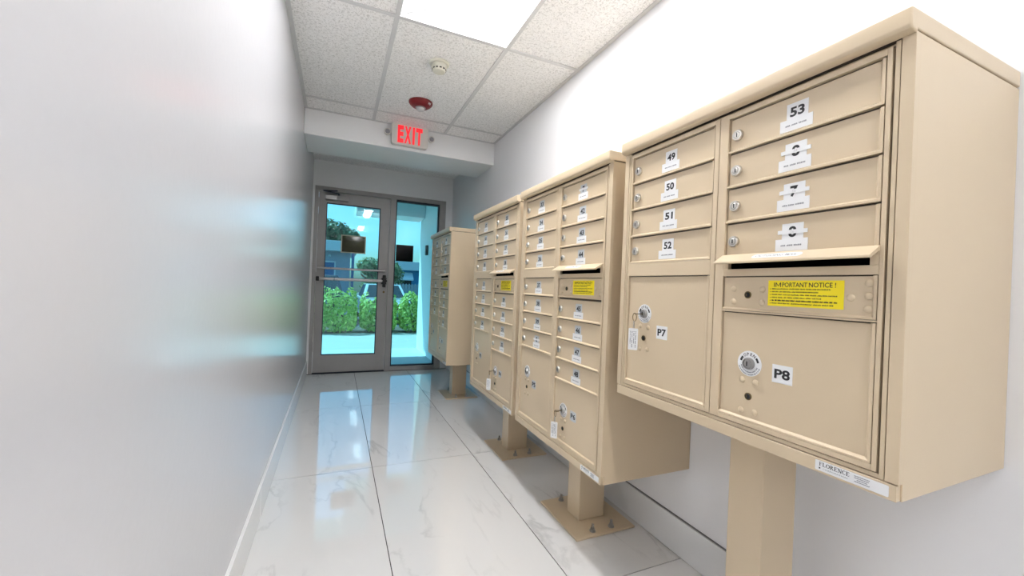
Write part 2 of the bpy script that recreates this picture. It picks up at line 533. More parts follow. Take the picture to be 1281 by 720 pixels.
r = empty('fire_alarm_strobe', (0.53, 3.065, ZC), 'round dark red fire alarm strobe on the ceiling', 'fire alarm')
obj('dish', MB().lathe((0, 0, 0.003), (0, 0, -1), [(0.088, 0), (0.088, 0.008), (0.080, 0.020), (0.062, 0.034), (0.04, 0.04)], n=36), 'alarm_red', r)
obj('strobe_lens', MB().lathe((0, 0, -0.036), (0, 0, -1), [(0.030, 0), (0.030, 0.012), (0.024, 0.022), (0.012, 0.026)]), 'clear_plastic', r)
obj('reflector_ring', MB().lathe((0, 0, -0.036), (0, 0, -1), [(0.038, 0), (0.038, 0.004), (0.034, 0.006)]), 'steel', r)
for a0, st in ((2.2, 'FIRE'), (5.4, 'FIRE')):
    m = MB()
    ca, sa = math.cos(a0), math.sin(a0)
    vs, fs, asp = text_pts(st, 0.02)
    h = 0.010
    m._add([(0.0835 * ca - sa * v[0] * h * asp + ca * v[1] * 0.008, 0.0835 * sa + ca * v[0] * h * asp + sa * v[1] * 0.008, -0.0145 - (0.5 - v[1]) * 0.0125 - 0.0008) for v in vs], fs)
    obj('lettering', m, 'sticker', r)

# exit sign on the beam
r = empty('exit_sign', (0.535, YB0, 2.345), 'white emergency exit sign with glowing red letters and two lamp heads', 'exit sign')
def rrect(w, h, rad, n=5):
    pts = []
    for cx, cz, a0 in ((w / 2 - rad, h / 2 - rad, 0), (-w / 2 + rad, h / 2 - rad, 90), (-w / 2 + rad, -h / 2 + rad, 180), (w / 2 - rad, -h / 2 + rad, 270)):
        for k in range(n + 1):
            a = math.radians(a0 + 90 * k / n)
            pts.append((cx + rad * math.cos(a), cz + rad * math.sin(a)))
    return pts
obj('housing', MB().prism(rrect(0.310, 0.186, 0.022), 'y', -0.052, -0.004), 'sign_white', r, bevel=0.004)
obj('wall_canopy', MB().box(-0.06, 0.06, -0.004, -0.0005, -0.06, 0.06), 'sign_white', r)
obj('top_canopy', MB().box(-0.075, 0.075, -0.045, -0.012, 0.088, 0.0835 + 0.0125), 'sign_white', r)
face = MB()
for ch, xc, wd in (('E', -0.080, 0.050), ('X', -0.020, 0.056), ('I', 0.029, 0.016), ('T', 0.076, 0.056)):
    vs, fs, asp = text_pts(ch, 0.05)
    if ch == 'I':
        face.box(xc - 0.009, xc + 0.009, -0.0535, -0.052, -0.074, 0.074)
    else:
        face._add([(xc + v[0] * wd, -0.0535, v[1] * 0.148) for v in vs], fs)
obj('exit_letters', face, 'exit_red', r)
for s in (-1, 1):
    lh = obj('lamp_head', MB().lathe((s * 0.187, -0.03, 0.004), (0, -1, 0), [(0.012, -0.02), (0.024, -0.012), (0.029, 0.012), (0.027, 0.018)], n=24), 'sign_white', r)
    obj('lamp_lens', MB().lathe((s * 0.187, -0.046, 0.004), (0, -1, 0), [(0.021, 0), (0.019, 0.004), (0.010, 0.006)], n=20), 'ink_grey', lh)
    obj('lamp_arm', MB().cyl((s * 0.150, -0.03, 0.004), (s * 0.168, -0.03, 0.004), 0.010, n=12), 'sign_white', r)

# ================================================================== GLASS DOOR AND SIDELIGHT
YF0, YF1 = YE - 0.012, YE + 0.10          # frame depth
r = empty('window_1', (0, YE, 0), 'tall tinted sidelight in grey aluminium frame beside the glass door', 'window', kind='structure')
for nm, b in (('frame_head', (FX0, FX1, 2.088, FZ1)), ('frame_jamb', (FX0, -0.222, 0, 2.088)), ('mullion', (0.566, 0.632, 0, 2.088)),
              ('frame_jamb', (1.168, FX1, 0, 2.088)), ('frame_sill', (0.632, 1.168, 0, 0.052))):
    obj(nm, MB().box(b[0], b[1], YF0 - YE, YF1 - YE, b[2], b[3]), 'frame_alu', r, bevel=0.003)
for nm, b in (('glazing_stop', (0.632, 0.646, 0.052, 2.088)), ('glazing_stop', (1.154, 1.168, 0.052, 2.088)),
              ('glazing_stop', (0.646, 1.154, 2.066, 2.088)), ('glazing_stop', (0.646, 1.154, 0.052, 0.066))):
    obj(nm, MB().box(b[0], b[1], 0.012, 0.06, b[2], b[3]), 'gasket', r)
obj('pane', MB().box(0.646, 1.154, 0.028, 0.034, 0.066, 2.066), 'glass', r)

r = empty('door_1', (0, YE, 0), 'grey aluminium door with tinted glass pane and push bar', 'door', kind='structure')
DX0, DX1, DZ0, DZ1 = -0.217, 0.560, 0.012, 2.080
GL = (-0.128, 0.447, 0.216, 1.950)
for nm, b in (('stile', (DX0, GL[0] - .008, DZ0, DZ1)), ('stile', (GL[1] + .008, DX1, DZ0, DZ1)),
              ('top_rail', (GL[0] - .008, GL[1] + .008, GL[3] + .008, DZ1)), ('bottom_rail', (GL[0] - .008, GL[1] + .008, DZ0, GL[2] - .008))):
    obj(nm, MB().box(b[0], b[1], 0.006, 0.05, b[2], b[3]), 'frame_alu', r, bevel=0.002)
for b in ((GL[0] - .008, GL[0], GL[2] - .008, GL[3] + .008), (GL[1], GL[1] + .008, GL[2] - .008, GL[3] + .008),
          (GL[0], GL[1], GL[3], GL[3] + .008), (GL[0], GL[1], GL[2] - .008, GL[2])):
    obj('gasket', MB().box(b[0], b[1], 0.009, 0.047, b[2], b[3]), 'gasket', r)
obj('pane', MB().box(GL[0], GL[1], 0.025, 0.031, GL[2], GL[3]), 'glass', r)
obj('door_sweep', MB().box(DX0, DX1, 0.0, 0.045, 0.001, 0.012), 'gasket', r)
# pull rail
pr = obj('push_rail', MB().tube([(-0.205, -0.045, 1.207), (0.525, -0.045, 1.207)], 0.0125, n=14), 'alu_light', r)
for x in (-0.195, 0.515):
    obj('rail_bracket', MB().cyl((x, -0.045, 1.207), (x, 0.006, 1.207), 0.011, n=12), 'alu_light', pr)
# panic bar
pb = obj('panic_bar', MB().box(-0.185, 0.50, -0.075, -0.035, 1.070, 1.104), 'alu_light', r, bevel=0.010)
obj('bar_band', MB().box(-0.030, -0.022, -0.077, -0.033, 1.068, 1.106), 'black', pb, bevel=0.006)
obj('end_cap', MB().box(-0.215, -0.180, -0.075, 0.006, 1.060, 1.112), 'black', pb, bevel=0.008)
obj('latch_case', MB().box(0.490, 0.552, -0.065, 0.006, 1.050, 1.122).box(0.506, 0.540, -0.058, 0.006, 1.012, 1.160), 'black', pb, bevel=0.008)
for z in (1.066, 1.108):
    obj('chrome_dot', MB().lathe((0.549, -0.066, z), (0, -1, 0), [(0.006, 0), (0.006, 0.002), (0.003, 0.004)], n=10), 'chrome', pb)  # two small bright discs on the latch case
obj('key_cylinder', MB().lathe((0.526, 0.006, 0.956), (0, -1, 0), [(0.013, 0), (0.013, 0.004), (0.010, 0.006)], n=18), 'brass_dark', r)
# closer
cl = obj('door_closer', MB().box(-0.150, 0.095, -0.055, 0.006, 1.985, 2.040), 'frame_alu', r, bevel=0.006)
obj('closer_cover', MB().box(-0.150, -0.03, -0.062, -0.054, 1.990, 2.035), 'alu_light', cl, bevel=0.002)
obj('closer_arm', MB().tube([(-0.01, -0.04, 2.040), (-0.01, -0.04, 2.062)], 0.012, n=12).tube([(-0.01, -0.04, 2.062), (-0.17, -0.10, 2.07)], 0.008, n=8).tube([(-0.17, -0.10, 2.07), (-0.03, -0.012, 2.10)], 0.008, n=8), 'gasket', cl)
for z in (0.25, 1.05, 1.9):
    obj('hinge', MB().cyl((DX0 - 0.003, 0.002, z), (DX0 - 0.003, 0.002, z + 0.11), 0.007, n=10), 'frame_alu', r)

sg = empty('door_notice', (0.166, YE + 0.024, 1.503), 'dark olive notice with pale border on the door glass', 'notice')
obj('border', MB().box(-0.136, 0.136, -0.003, 0.0, -0.104, 0.104), 'cream_edge', sg)
obj('notice_panel', MB().box(-0.124, 0.124, -0.0045, -0.003, -0.093, 0.093), 'olive_sign', sg)
sg = tag(obj('window_notice', MB().box(-0.105, 0.105, -0.003, 0.0, -0.101, 0.101), 'black_sign', None, (0.757, YE + 0.027, 1.442)),
         'plain black notice on the sidelight glass', 'notice')

# ================================================================== MAILBOX UNITS
HW = 0.380
T_OPEN, PITCH_Z = 1.519, 0.0885
DOOR_W, LIP = 0.320, 0.006

def tenant_door_mesh():
    m = MB()
    h = PITCH_Z - 0.0042
    hw = DOOR_W / 2 - 0.0018
    m.box(0.007, 0.011, -hw, hw, 0, h)                       # flat panel, set back
    m.prism([(0.0, 0.0), (0.0, 0.0045), (0.007, 0.0085), (0.007, 0.0)], 'y', -hw, hw)   # folded bottom lip
    m.prism([(0.001, -hw), (0.001, -hw + 0.005), (0.007, -hw + 0.010), (0.007, -hw)], 'z', 0, h)  # folded hinge edge
    return m.mesh('tenant_door', ['tan_metal'])
ME_DOOR = tenant_door_mesh()

def lock_mesh():
    m = MB()
    m.lathe((0, 0, 0), (-1, 0, 0), [(0.0138, 0), (0.0138, 0.004), (0.0122, 0.0068), (0.0085, 0.0068), (0.0082, 0.0050)], n=24, mi=0)
    m.lathe((-0.0050, 0, 0), (-1, 0, 0), [(0.0074, 0), (0.0074, 0.0016), (0.0066, 0.0022)], n=20, mi=0)
    m.box(-0.0078, -0.0070, -0.0014, 0.0014, -0.0052, 0.0052, mi=1)
    m.lathe((-0.0049, 0, 0), (-1, 0, 0), [(0.0082, 0), (0.0082, 0.0003)], n=20, mi=1)
    return m.mesh('lock', ['chrome', 'ink'])
ME_LOCK = lock_mesh()

def flat_poly(pts, x0, x1, name, mats):
    return MB().prism([(-p[0], p[1]) for p in pts], 'x', x0, x1).mesh(name, mats)
def rc(w, h, cx=0, cz=0):
    return [(cx - w / 2, cz - h / 2), (cx + w / 2, cz - h / 2), (cx + w / 2, cz + h / 2), (cx - w / 2, cz + h / 2)]
ME_STK = {k: flat_poly(rc(0.045, 0.037), -0.0005, 0, 'number_sticker', [k]) for k in ('sticker', 'sticker_grey')}
ME_NAME = flat_poly(rc(0.068, 0.026), -0.0009, 0, 'name_label', ['sticker'])
ME_TAPE = flat_poly(rc(0.062, 0.0085), -0.0014, -0.0002, 'overlay_strip', ['sticker'])
def name_print_mesh(seed):
    rnd = random.Random(seed)
    m = MB()
    x = -0.022
    for w in (0.010, 0.012, 0.015):
        # a run of tiny unreadable print
        k = x
        while k < x + w:
            cw = rnd.uniform(0.0013, 0.0022)
            m.box(-0.00105, -0.0009, -(k), -(k + cw), -0.0016, rnd.choice((0.0012, 0.0017, 0.0017)))
            k += cw + 0.0007
        x += w + 0.003
    return m.mesh('name_print', ['ink_grey'])
ME_PRINT = [name_print_mesh(s) for s in range(3)]

def rivet_mesh():
    return MB().lathe((0, 0, 0), (-1, 0, 0), [(0.0075, 0), (0.007, 0.0015), (0.005, 0.003), (0.002, 0.0037)], n=14).mesh('rivet', ['tan_metal'])
ME_RIVET = rivet_mesh()
def keyway_mesh():
    m = MB()
    m.lathe((0, 0, 0), (-1, 0, 0), [(0.0088, 0), (0.0088, 0.0012), (0.0066, 0.0016)], n=20, mi=0)
    m.lathe((-0.0016, 0, 0), (-1, 0, 0), [(0.0064, 0), (0.0060, 0.0008)], n=18, mi=1)
    m.box(-0.0030, -0.0022, -0.0010, 0.0010, -0.0045, 0.0045, mi=1)
    m.box(-0.0029, -0.0022, 0.0018, 0.0034, -0.0030, 0.0030, mi=0)
    return m.mesh('keyway', ['brass_dark', 'ink'])
ME_KEYWAY = keyway_mesh()

def dial_decal_mesh():
    m = MB()
    m.lathe((0, 0, 0), (-1, 0, 0), [(0.0300, 0), (0.0300, 0.0005)], n=40, mi=0)
    # OPEN along the top, on a curve
    R0 = 0.0222
    for k, ch in enumerate('OPEN'):
        a = math.radians(32 - 21.5 * k)
        vs, fs, asp = text_pts(ch, 0.02)
        h = 0.0072; w = h * min(asp, 0.95)
        def place(p):
            u, v = p[0] * w, R0 + p[1] * h
            X = u * math.cos(a) - v * math.sin(a); Z = u * math.sin(a) + v * math.cos(a)
            return (-0.00075, -X, Z)
        m._add([place(p) for p in vs], fs, 1)
    # two black curved arrows
    for s in (-1, 1):
        a0, a1 = math.radians(48), math.radians(78)
        pts = []
        for k in range(6):
            a = a0 + (a1 - a0) * k / 5
            pts.append((0.0195 * math.sin(a), 0.0195 * math.cos(a)))
        for k in range(5, -1, -1):
            a = a0 + (a1 - a0) * k / 5
            pts.append((0.0245 * math.sin(a), 0.0245 * math.cos(a)))
        m.prism([(-s * p[0], p[1]) for p in pts], 'x', -0.0008, -0.0005, 1)
    # two rings of tiny print round the lower half
    rnd = random.Random(3)
    for R1, h in ((0.0195, 0.0026), (0.0252, 0.0026)):
        a = math.radians(108)
        while a < math.radians(252):
            da = rnd.uniform(0.05, 0.085)
            q = []
            for aa, rr in ((a, R1), (a + da, R1), (a + da, R1 + h), (a, R1 + h)):
                q.append((-rr * math.sin(aa), rr * math.cos(aa)))
            m.prism(q, 'x', -0.0007, -0.0005, 2)
            a += da + (0.03 if rnd.random() < 0.8 else 0.08)
    return m.mesh('lock_decal', ['sticker', 'ink', 'ink_grey'])
ME_DECAL = dial_decal_mesh()
ME_BIGLOCK = (MB().lathe((0, 0, 0), (-1, 0, 0), [(0.0140, 0), (0.0140, 0.004), (0.0125, 0.008), (0.0100, 0.008), (0.0095, 0.006)], n=28)
              .lathe((-0.006, 0, 0), (-1, 0, 0), [(0.0085, 0), (0.0085, 0.002), (0.0070, 0.003)], n=22)
              .box(-0.0096, -0.0088, -0.0012, 0.0012, -0.0055, 0.0055, 1)).mesh('parcel_lock', ['steel', 'ink'])

def yellow_mesh():
    m = MB()
    m.box(-0.0005, 0, -0.075, 0.075, -0.0285, 0.0285, 0)
    m.box(-0.0007, -0.0005, 0.0602, 0.0620, 0.0141, 0.0239, 1)
    for a, b in ((0.0567, 0.0583), (0.0467, 0.0483)):
        m.box(-0.0007, -0.0005, a, b, 0.0141, 0.0239, 1)
    m.prism([(0.0583, 0.0239), (0.0567, 0.0239), (0.0518, 0.0160), (0.0532, 0.0160)], 'x', -0.0007, -0.0005, 1)
    m.prism([(0.0467, 0.0239), (0.0483, 0.0239), (0.0532, 0.0160), (0.0518, 0.0160)], 'x', -0.0007, -0.0005, 1)
    front(m, 'PORTANT', 0.0180, 0.0190, 0.0098, 0.0520, x=-0.0007, bold=0.012, mi=1)
    front(m, 'NOTICE !', -0.0360, 0.0190, 0.0098, 0.0500, x=-0.0007, bold=0.012, mi=1)
    rnd = random.Random(5)
    for k, wl in enumerate((0.118, 0.094, 0.130, 0.100, 0.130, 0.122)):
        z = 0.0085 - 0.0064 * k
        m.box(-0.0007, -0.0005, 0.0685, 0.0700, z, z + 0.0016, 1)
        x = -0.066
        end = x + wl
        bold = k == 4
        while x < end:
            w = rnd.uniform(0.004, 0.012)
            c = x
            while c < min(x + w, end):
                cw = rnd.uniform(0.0010, 0.0017)
                m.box(-0.0007, -0.0005, -c, -(c + cw), z - (0.0004 if bold else 0), z + rnd.choice((0.0018, 0.0024, 0.0024)) + (0.0003 if bold else 0), 1)
                c += cw + (0.0003 if bold else 0.0007)
            x += w + 0.0022
    return m.mesh('notice_sticker', ['yellow', 'ink'])
ME_YELLOW = yellow_mesh()

def maker_label_mesh():
    """white strip with serif maker's name"""
    m = MB()
    m.prism([(-p[0], p[1]) for p in rrect(0.118, 0.0200, 0.002)], 'x', -0.0005, 0, 0)
    H, x = 0.0078, -0.0515
    zb = 0.0000
    def bar(x0, x1, z0, z1):
        m.box(-0.0007, -0.0005, -x0, -x1, zb + z0, zb + z1, 1)
    def serif(xc, z, w=0.0028):
        bar(xc - w / 2, xc + w / 2, z, z + 0.0005)
    def stem(xc, t=0.0013):
        bar(xc - t / 2, xc + t / 2, 0, H); serif(xc, 0); serif(xc, H - 0.0005)
    def diag(x0, z0, x1, z1, t=0.0012):
        m.prism([(-(x0 - t / 2), zb + z0), (-(x0 + t / 2), zb + z0), (-(x1 + t / 2), zb + z1), (-(x1 - t / 2), zb + z1)], 'x', -0.0007, -0.0005, 1)
    def arc(xc, zc, rx, rz, a0, a1, tx=0.0014, tz=0.0006, n=14):
        o = [(xc + rx * math.cos(a0 + (a1 - a0) * k / n), zc + rz * math.sin(a0 + (a1 - a0) * k / n)) for k in range(n + 1)]
        i = [(xc + (rx - tx) * math.cos(a0 + (a1 - a0) * k / n), zc + (rz - tz) * math.sin(a0 + (a1 - a0) * k / n)) for k in range(n + 1)]
        for k in range(n):
            q = [o[k], o[k + 1], i[k + 1], i[k]]
            m.prism([(-p[0], zb + p[1]) for p in q], 'x', -0.0007, -0.0005, 1)
    for ch in 'FLORENCE':
        if ch == 'F':
            stem(x + .0012); bar(x + .0012, x + .005, H - .0006, H); bar(x + .0012, x + .004, H * .5, H * .5 + .0006); bar(x + .0046, x + .005, H - .0022, H); x += .0060
        elif ch == 'L':
            stem(x + .0012); bar(x + .0012, x + .005, 0, .0006); bar(x + .0046, x + .005, 0, .0022); x += .0060
        elif ch == 'E':
            stem(x + .0012); bar(x + .0012, x + .005, H - .0006, H); bar(x + .0012, x + .005, 0, .0006); bar(x + .0012, x + .004, H * .5, H * .5 + .0006)
            bar(x + .0046, x + .005, H - .0022, H); bar(x + .0046, x + .005, 0, .0022); x += .0062
        elif ch == 'O':
            arc(x + .0033, H / 2, .0033, H / 2, 0, 2 * math.pi, n=22); x += .0074
        elif ch == 'C':
            arc(x + .0033, H / 2, .0033, H / 2, math.radians(45), math.radians(315), n=18); x += .0066
        elif ch == 'R':
            stem(x + .0012); arc(x + .0018, H * .74, .0028, H * .26, -math.pi / 2, math.pi / 2); diag(x + .0052, 0, x + .0026, H * .5); serif(x + .0054, 0); x += .0068
        elif ch == 'N':
            bar(x + .0008, x + .0014, 0, H); serif(x + .0011, 0); serif(x + .0008, H - .0005); bar(x + .0054, x + .0060, 0, H); serif(x + .0057, H - .0005); diag(x + .0055, 0, x + .0012, H, .0016); x += .0072
    m.box(-0.0007, -0.0005, 0.0495, 0.0520, -0.0060, -0.0030, 1)
    front(m, 'CORPORATION', -(-0.0255 + 0.0015), -0.0045, 0.0026, 0.042, x=-0.0007, bold=0.0, mi=2)
    rnd = random.Random(9)
    for k, (a, b) in enumerate(((0.008, 0.030), (0.008, 0.0295), (0.012, 0.027), (0.008, 0.031))):
        z = 0.0048 - 0.0034 * k
        c = a
        while c < b:
            cw = rnd.uniform(0.0010, 0.0018)
            m.box(-0.0007, -0.0005, -c, -(c + cw), z, z + 0.0017, 2)
            c += cw + 0.0005
    return m.mesh('maker_label', ['sticker', 'ink', 'ink_grey'])
ME_MAKER = maker_label_mesh()

def number_mesh(s, h, w=None, bold=0.035):
    m = MB()
    front(m, s, 0, 0, h, w, x=-0.0008, bold=bold)
    return m.mesh('number', ['ink'])

def mail_unit(name_label, xf, yc, tall, nums, parcels, post_dy, stk, taped, tag_dz):
    Z0 = 1.575 - (1.2065 if tall else 0.851)
    U = empty('mailbox_unit', (xf, yc, 0), name_label, 'mailbox', 'beige mailbox units along the white wall')
    D = XR - xf - 0.001
    L = lambda n, me, p, loc: link(n, me, p, loc)
    # --- body: box, corner posts, base strip
    obj('body', MB().box(0.014, D, -HW, HW, Z0, 1.541), 'tan_metal', U, bevel=0.0015)
    for s in (-1, 1):
        obj('corner_post', MB().box(0, 0.016, s * (HW - 0.020), s * HW, Z0 + 0.031, 1.541), 'tan_metal', U, bevel=0.0012)
        obj('jamb', MB().box(0.0015, 0.014, s * (HW - 0.0285), s * (HW - 0.0215), Z0 + 0.031, 1.537), 'tan_metal', U)
    obj('base_strip', MB().box(0.0005, 0.015, -HW + 0.003, HW - 0.003, Z0 + 0.0005, Z0 + 0.029), 'tan_metal', U, bevel=0.001)
    obj('sill_strip', MB().box(0.002, 0.014, -HW + 0.0225, HW - 0.0225, Z0 + 0.031, Z0 + 0.039), 'tan_metal', U, bevel=0.001)
    obj('gap_shade_sheet', MB().box(0.0130, 0.0142, -HW + 0.022, HW - 0.022, Z0 + 0.040, 1.536), 'gap_shade', U)  # added sheet; its dark colour paints the shade in the door gaps
    # --- hood
    hp = [(0.002, 1.5385), (-0.0105, 1.5393), (-0.0165, 1.5420), (-0.0195, 1.5465), (-0.0200, 1.550), (-0.0200, 1.5735), (-0.019, 1.5765), (-0.0165, 1.578), (D, 1.578), (D, 1.5445), (0.002, 1.5445)]
    hd = obj('hood', MB().prism(hp, 'y', -HW - 0.001, HW + 0.001), 'tan_metal', U)
    bv = hd.modifiers.new('bevel', 'BEVEL'); bv.width = 0.004; bv.segments = 3; bv.limit_method = 'ANGLE'; bv.angle_limit = math.radians(60)
    obj('hood_collar', MB().box(0.010, D - 0.01, -HW + 0.004, HW - 0.004, 1.541, 1.5445), 'gap_shade', U)  # groove filler with the shade put into its colour
    # --- pedestal
    obj('pedestal_post', MB().box(1.06 - xf, 1.20 - xf, post_dy - 0.051, post_dy + 0.051, 0.010, Z0), 'tan_metal', U, bevel=0.004)
    obj('base_plate', MB().box(0.976 - xf, 1.288 - xf, post_dy - 0.167, post_dy + 0.167, 0.0, 0.010), 'tan_metal', U, bevel=0.003)
    for bx in (1.078, 1.178):
        for by in (-0.136, 0.136):
            b = MB().lathe((bx - xf, post_dy + by, 0.010), (0, 0, 1), [(0.014, 0), (0.014, 0.003)], n=18, mi=0)
            b.cyl((bx - xf, post_dy + by, 0.013), (bx - xf, post_dy + by, 0.023), 0.0105, n=6, mi=0)
            b.cyl((bx - xf, post_dy + by, 0.023), (bx - xf, post_dy + by, 0.040), 0.006, n=12, mi=0)
            obj('anchor_bolt', b, 'steel', U)
    # --- master doors: frames of stiles and rails
    zb = Z0 + 0.041
    zt = 1.531
    cols = ((-1, -0.340, -0.020), (1, 0.020, 0.340))
    p_bot = zb + 0.011
    for side, y0, y1 in cols:
        rows = []          # (z0, z1, what)
        rows.append(('r', T_OPEN, zt))
        z = T_OPEN
        n_t = 4
        if side == 1:      # column away from the flap
            z4 = T_OPEN - 4 * PITCH_Z
            rows.append(('r', 1.1245, z4))
            p_top = 1.1245
            if tall:
                p_top = 1.1245 - 4 * PITCH_Z
        else:
            z4 = T_OPEN - 4 * PITCH_Z
            rows.append(('r', 1.1205, 1.138)); rows.append(('r', 1.157, z4))
            rows.append(('r', 1.0330, 1.0365)) if not tall else None
            p_top = 1.0330
            if tall:
                p_top = 1.0330 - 4 * PITCH_Z
        rows.append(('r', zb, p_bot))
        fr = MB()
        ya, yb = (-HW + 0.0325, 0.0045) if side == -1 else (0.0065, HW - 0.0325)
        fr.box(0, 0.012, ya, y0, zb, zt).box(0, 0.012, y1, yb, zb, zt)
        for _, a, b in rows:
            fr.box(0, 0.012, y0, y1, a, b)
        if side == -1:     # mail slot surround
            fr.box(0, 0.012, y0, y0 + 0.014, 1.138, 1.157).box(0, 0.012, y1 - 0.014, y1, 1.138, 1.157)
        MD = obj('master_door', fr, 'tan_metal', U, bevel=0.0008)
        ycol = (y0 + y1) / 2
        def tenant(ztop, num):
            zc0 = ztop - PITCH_Z + 0.0008
            d = L('mailbox_door', ME_DOOR, U, (0, ycol, zc0))
            L('lock', ME_LOCK, d, (0.007, DOOR_W / 2 - 0.022, 0.0415))
            lo = L('name_label', ME_NAME, d, (0.007, 0.0, 0.0225))
            L('name_print', ME_PRINT[num % 3], d, (0.007, 0.0, 0.0215))
            L('number_sticker', ME_STK[stk(num)], d, (0.007, -0.002, 0.0510))
            if num in taped:
                big = {54: '8', 55: '7', 56: '8', 41: '7', 40: '0'}[num]
                L('number', number_mesh(big, 0.0240, 0.0165, 0.04), d, (0.007, -0.002, 0.0510))
                L('overlay_strip', ME_TAPE, d, (0.0068, -0.002, 0.0510))
                nm = number_mesh(str(num), 0.0058, None, 0.0)
                L('small_number', nm, d, (0.0062, -0.002, 0.0510))
            else:
                L('number', number_mesh(str(num), 0.0215, 0.0305), d, (0.007, -0.002, 0.0500))
        col_nums = nums[1] if side == 1 else nums[0]
        for k in range(4):
            tenant(T_OPEN - k * PITCH_Z, col_nums[k])
        if tall:
            base = 1.1245 if side == 1 else 1.0330
            for k in range(4):
                tenant(base - k * PITCH_Z, col_nums[4 + k])
        # parcel door
        h = p_top - p_bot
        pm = MB().box(0.006, 0.011, -DOOR_W / 2 + .002, DOOR_W / 2 - .002, 0, h - 0.0032)
        pm.prism([(0.001, -DOOR_W / 2 + .0015), (0.001, -DOOR_W / 2 + .0065), (0.006, -DOOR_W / 2 + .0115), (0.006, -DOOR_W / 2 + .0015)], 'z', 0, h - 0.002)
        pm.prism([(0.0, 0.0), (0.0, 0.004), (0.006, 0.008), (0.006, 0.0)], 'y', -DOOR_W / 2 + .0015, DOOR_W / 2 - .0015)
        P = obj('parcel_door', pm, 'tan_metal', U, (0, ycol, p_bot + 0.0005))
        zl = h - 0.121
        yl = DOOR_W / 2 - 0.076
        L('lock_decal', ME_DECAL, P, (0.006, yl, zl))
        L('parcel_lock', ME_BIGLOCK, P, (0.0055, yl, zl))
        for dy, dz in ((0.017, -0.041), (-0.017, -0.042), (0.017, -0.114), (-0.017, -0.112)):
            L('rivet', ME_RIVET, P, (0.006, yl + dy, zl + dz))
        L('keyway', ME_KEYWAY, P, (0.006, yl, zl - 0.078))
        tz = zl + tag_dz[0 if side == -1 else 1]
        ptag = flat_poly(rc(0.044, 0.040), -0.0005, 0, 'parcel_label', [stk(0)])
        L('parcel_label', ptag, P, (0.006, yl - 0.077, tz))
        L('parcel_number', number_mesh(parcels[0 if side == -1 else 1], 0.0215, 0.034, 0.03), P, (0.006, yl - 0.077, tz))
        U['_p%d' % side] = [0.006, ycol + yl, p_bot + zl]
    # --- outgoing mail: slot, flap, panel
    y0, y1 = -0.340, -0.020
    obj('mail_slot', MB().box(0.0105, 0.0128, y0 + 0.012, y1 - 0.012, 1.136, 1.159), 'slot_black', U)  # black plate, darkness of the opening painted in its colour
    fm = MB()
    fm.prism([(0.001, 1.1745), (-0.032, 1.1545), (-0.0325, 1.1505), (-0.030, 1.1490), (0.001, 1.1660)], 'y', y0 - 0.001, y1 + 0.004)
    fp = obj('outgoing_flap', fm, 'tan_metal', U, bevel=0.001)
    fx = lambda t: (0.001 - 0.033 * t, 1.1745 - 0.020 * t)
    nx, nz = -0.52 * 0.0006, 0.85 * 0.0006
    sm = MB()
    ym = (y0 + y1) / 2 + 0.018
    q = []
    for a, b in rrect(0.110, 0.0185, 0.009):
        t = 0.5 - b / 0.0386
        X, Z = fx(t)
        q.append((X + nx, ym - a, Z + nz))
    n = len(q)
    sm._add(q, [tuple(range(n))], 0)
    vs, fs, asp = text_pts('OUTGOING MAIL', 0.01)
    pp = []
    for a, b in vs:
        X, Z = fx(0.5 - b * 0.0095 / 0.0386)
        pp.append((X + 1.6 * nx, ym - a * 0.092, Z + 1.6 * nz))
    sm._add(pp, fs, 1)
    obj('flap_sticker', sm, ['sticker', 'ink_grey'], fp)
    pn = MB().box(0.005, 0.011, y0 + 0.002, y1 - 0.002, 1.0375, 1.1178)
    pn.prism([(0.0, 1.0375), (0.0, 1.0405), (0.005, 1.0435), (0.005, 1.0375)], 'y', y0 + 0.0015, y1 - 0.0015)
    pn.prism([(0.001, y0 + .0015), (0.001, y0 + .006), (0.005, y0 + .010), (0.005, y0 + .0015)], 'z', 1.0375, 1.1190)
    PN = obj('outgoing_panel', pn, 'tan_metal', U)
    L('notice_sticker', ME_YELLOW, PN, (0.005, -0.210, 1.0815))
    for dy, z in ((-0.325, 1.105), (-0.325, 1.081), (-0.325, 1.056), (-0.296, 1.077), (-0.121, 1.089), (-0.121, 1.058), (-0.048, 1.089), (-0.048, 1.058)):
        L('rivet', ME_RIVET, PN, (0.005, dy, z))
    L('keyway', ME_KEYWAY, PN, (0.005, -0.086, 1.0755))
    L('maker_label', ME_MAKER, U, (0.0005, -0.308, Z0 + 0.0150))
    return U

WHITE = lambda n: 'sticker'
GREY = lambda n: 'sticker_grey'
U1 = mail_unit('short beige mailbox unit with compartments 49 to 56 on a tall post', 0.900, 0.742, False,
               ([53, 54, 55, 56], [49, 50, 51, 52]), ('P8', 'P7'), 0.012, WHITE, {54, 55, 56}, (-0.010, -0.052))
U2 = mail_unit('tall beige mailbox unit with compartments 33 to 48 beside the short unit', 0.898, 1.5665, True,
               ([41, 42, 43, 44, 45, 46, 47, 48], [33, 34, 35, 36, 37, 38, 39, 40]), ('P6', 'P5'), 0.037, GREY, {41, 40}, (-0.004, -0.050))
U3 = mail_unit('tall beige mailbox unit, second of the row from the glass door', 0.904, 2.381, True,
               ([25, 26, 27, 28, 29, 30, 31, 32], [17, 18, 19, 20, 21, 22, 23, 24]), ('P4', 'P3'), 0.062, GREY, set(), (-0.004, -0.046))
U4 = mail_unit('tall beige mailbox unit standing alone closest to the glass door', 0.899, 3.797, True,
               ([9, 10, 11, 12, 13, 14, 15, 16], [1, 2, 3, 4, 5, 6, 7, 8]), ('P2', 'P1'), 0.030, GREY, set(), (-0.004, -0.046))

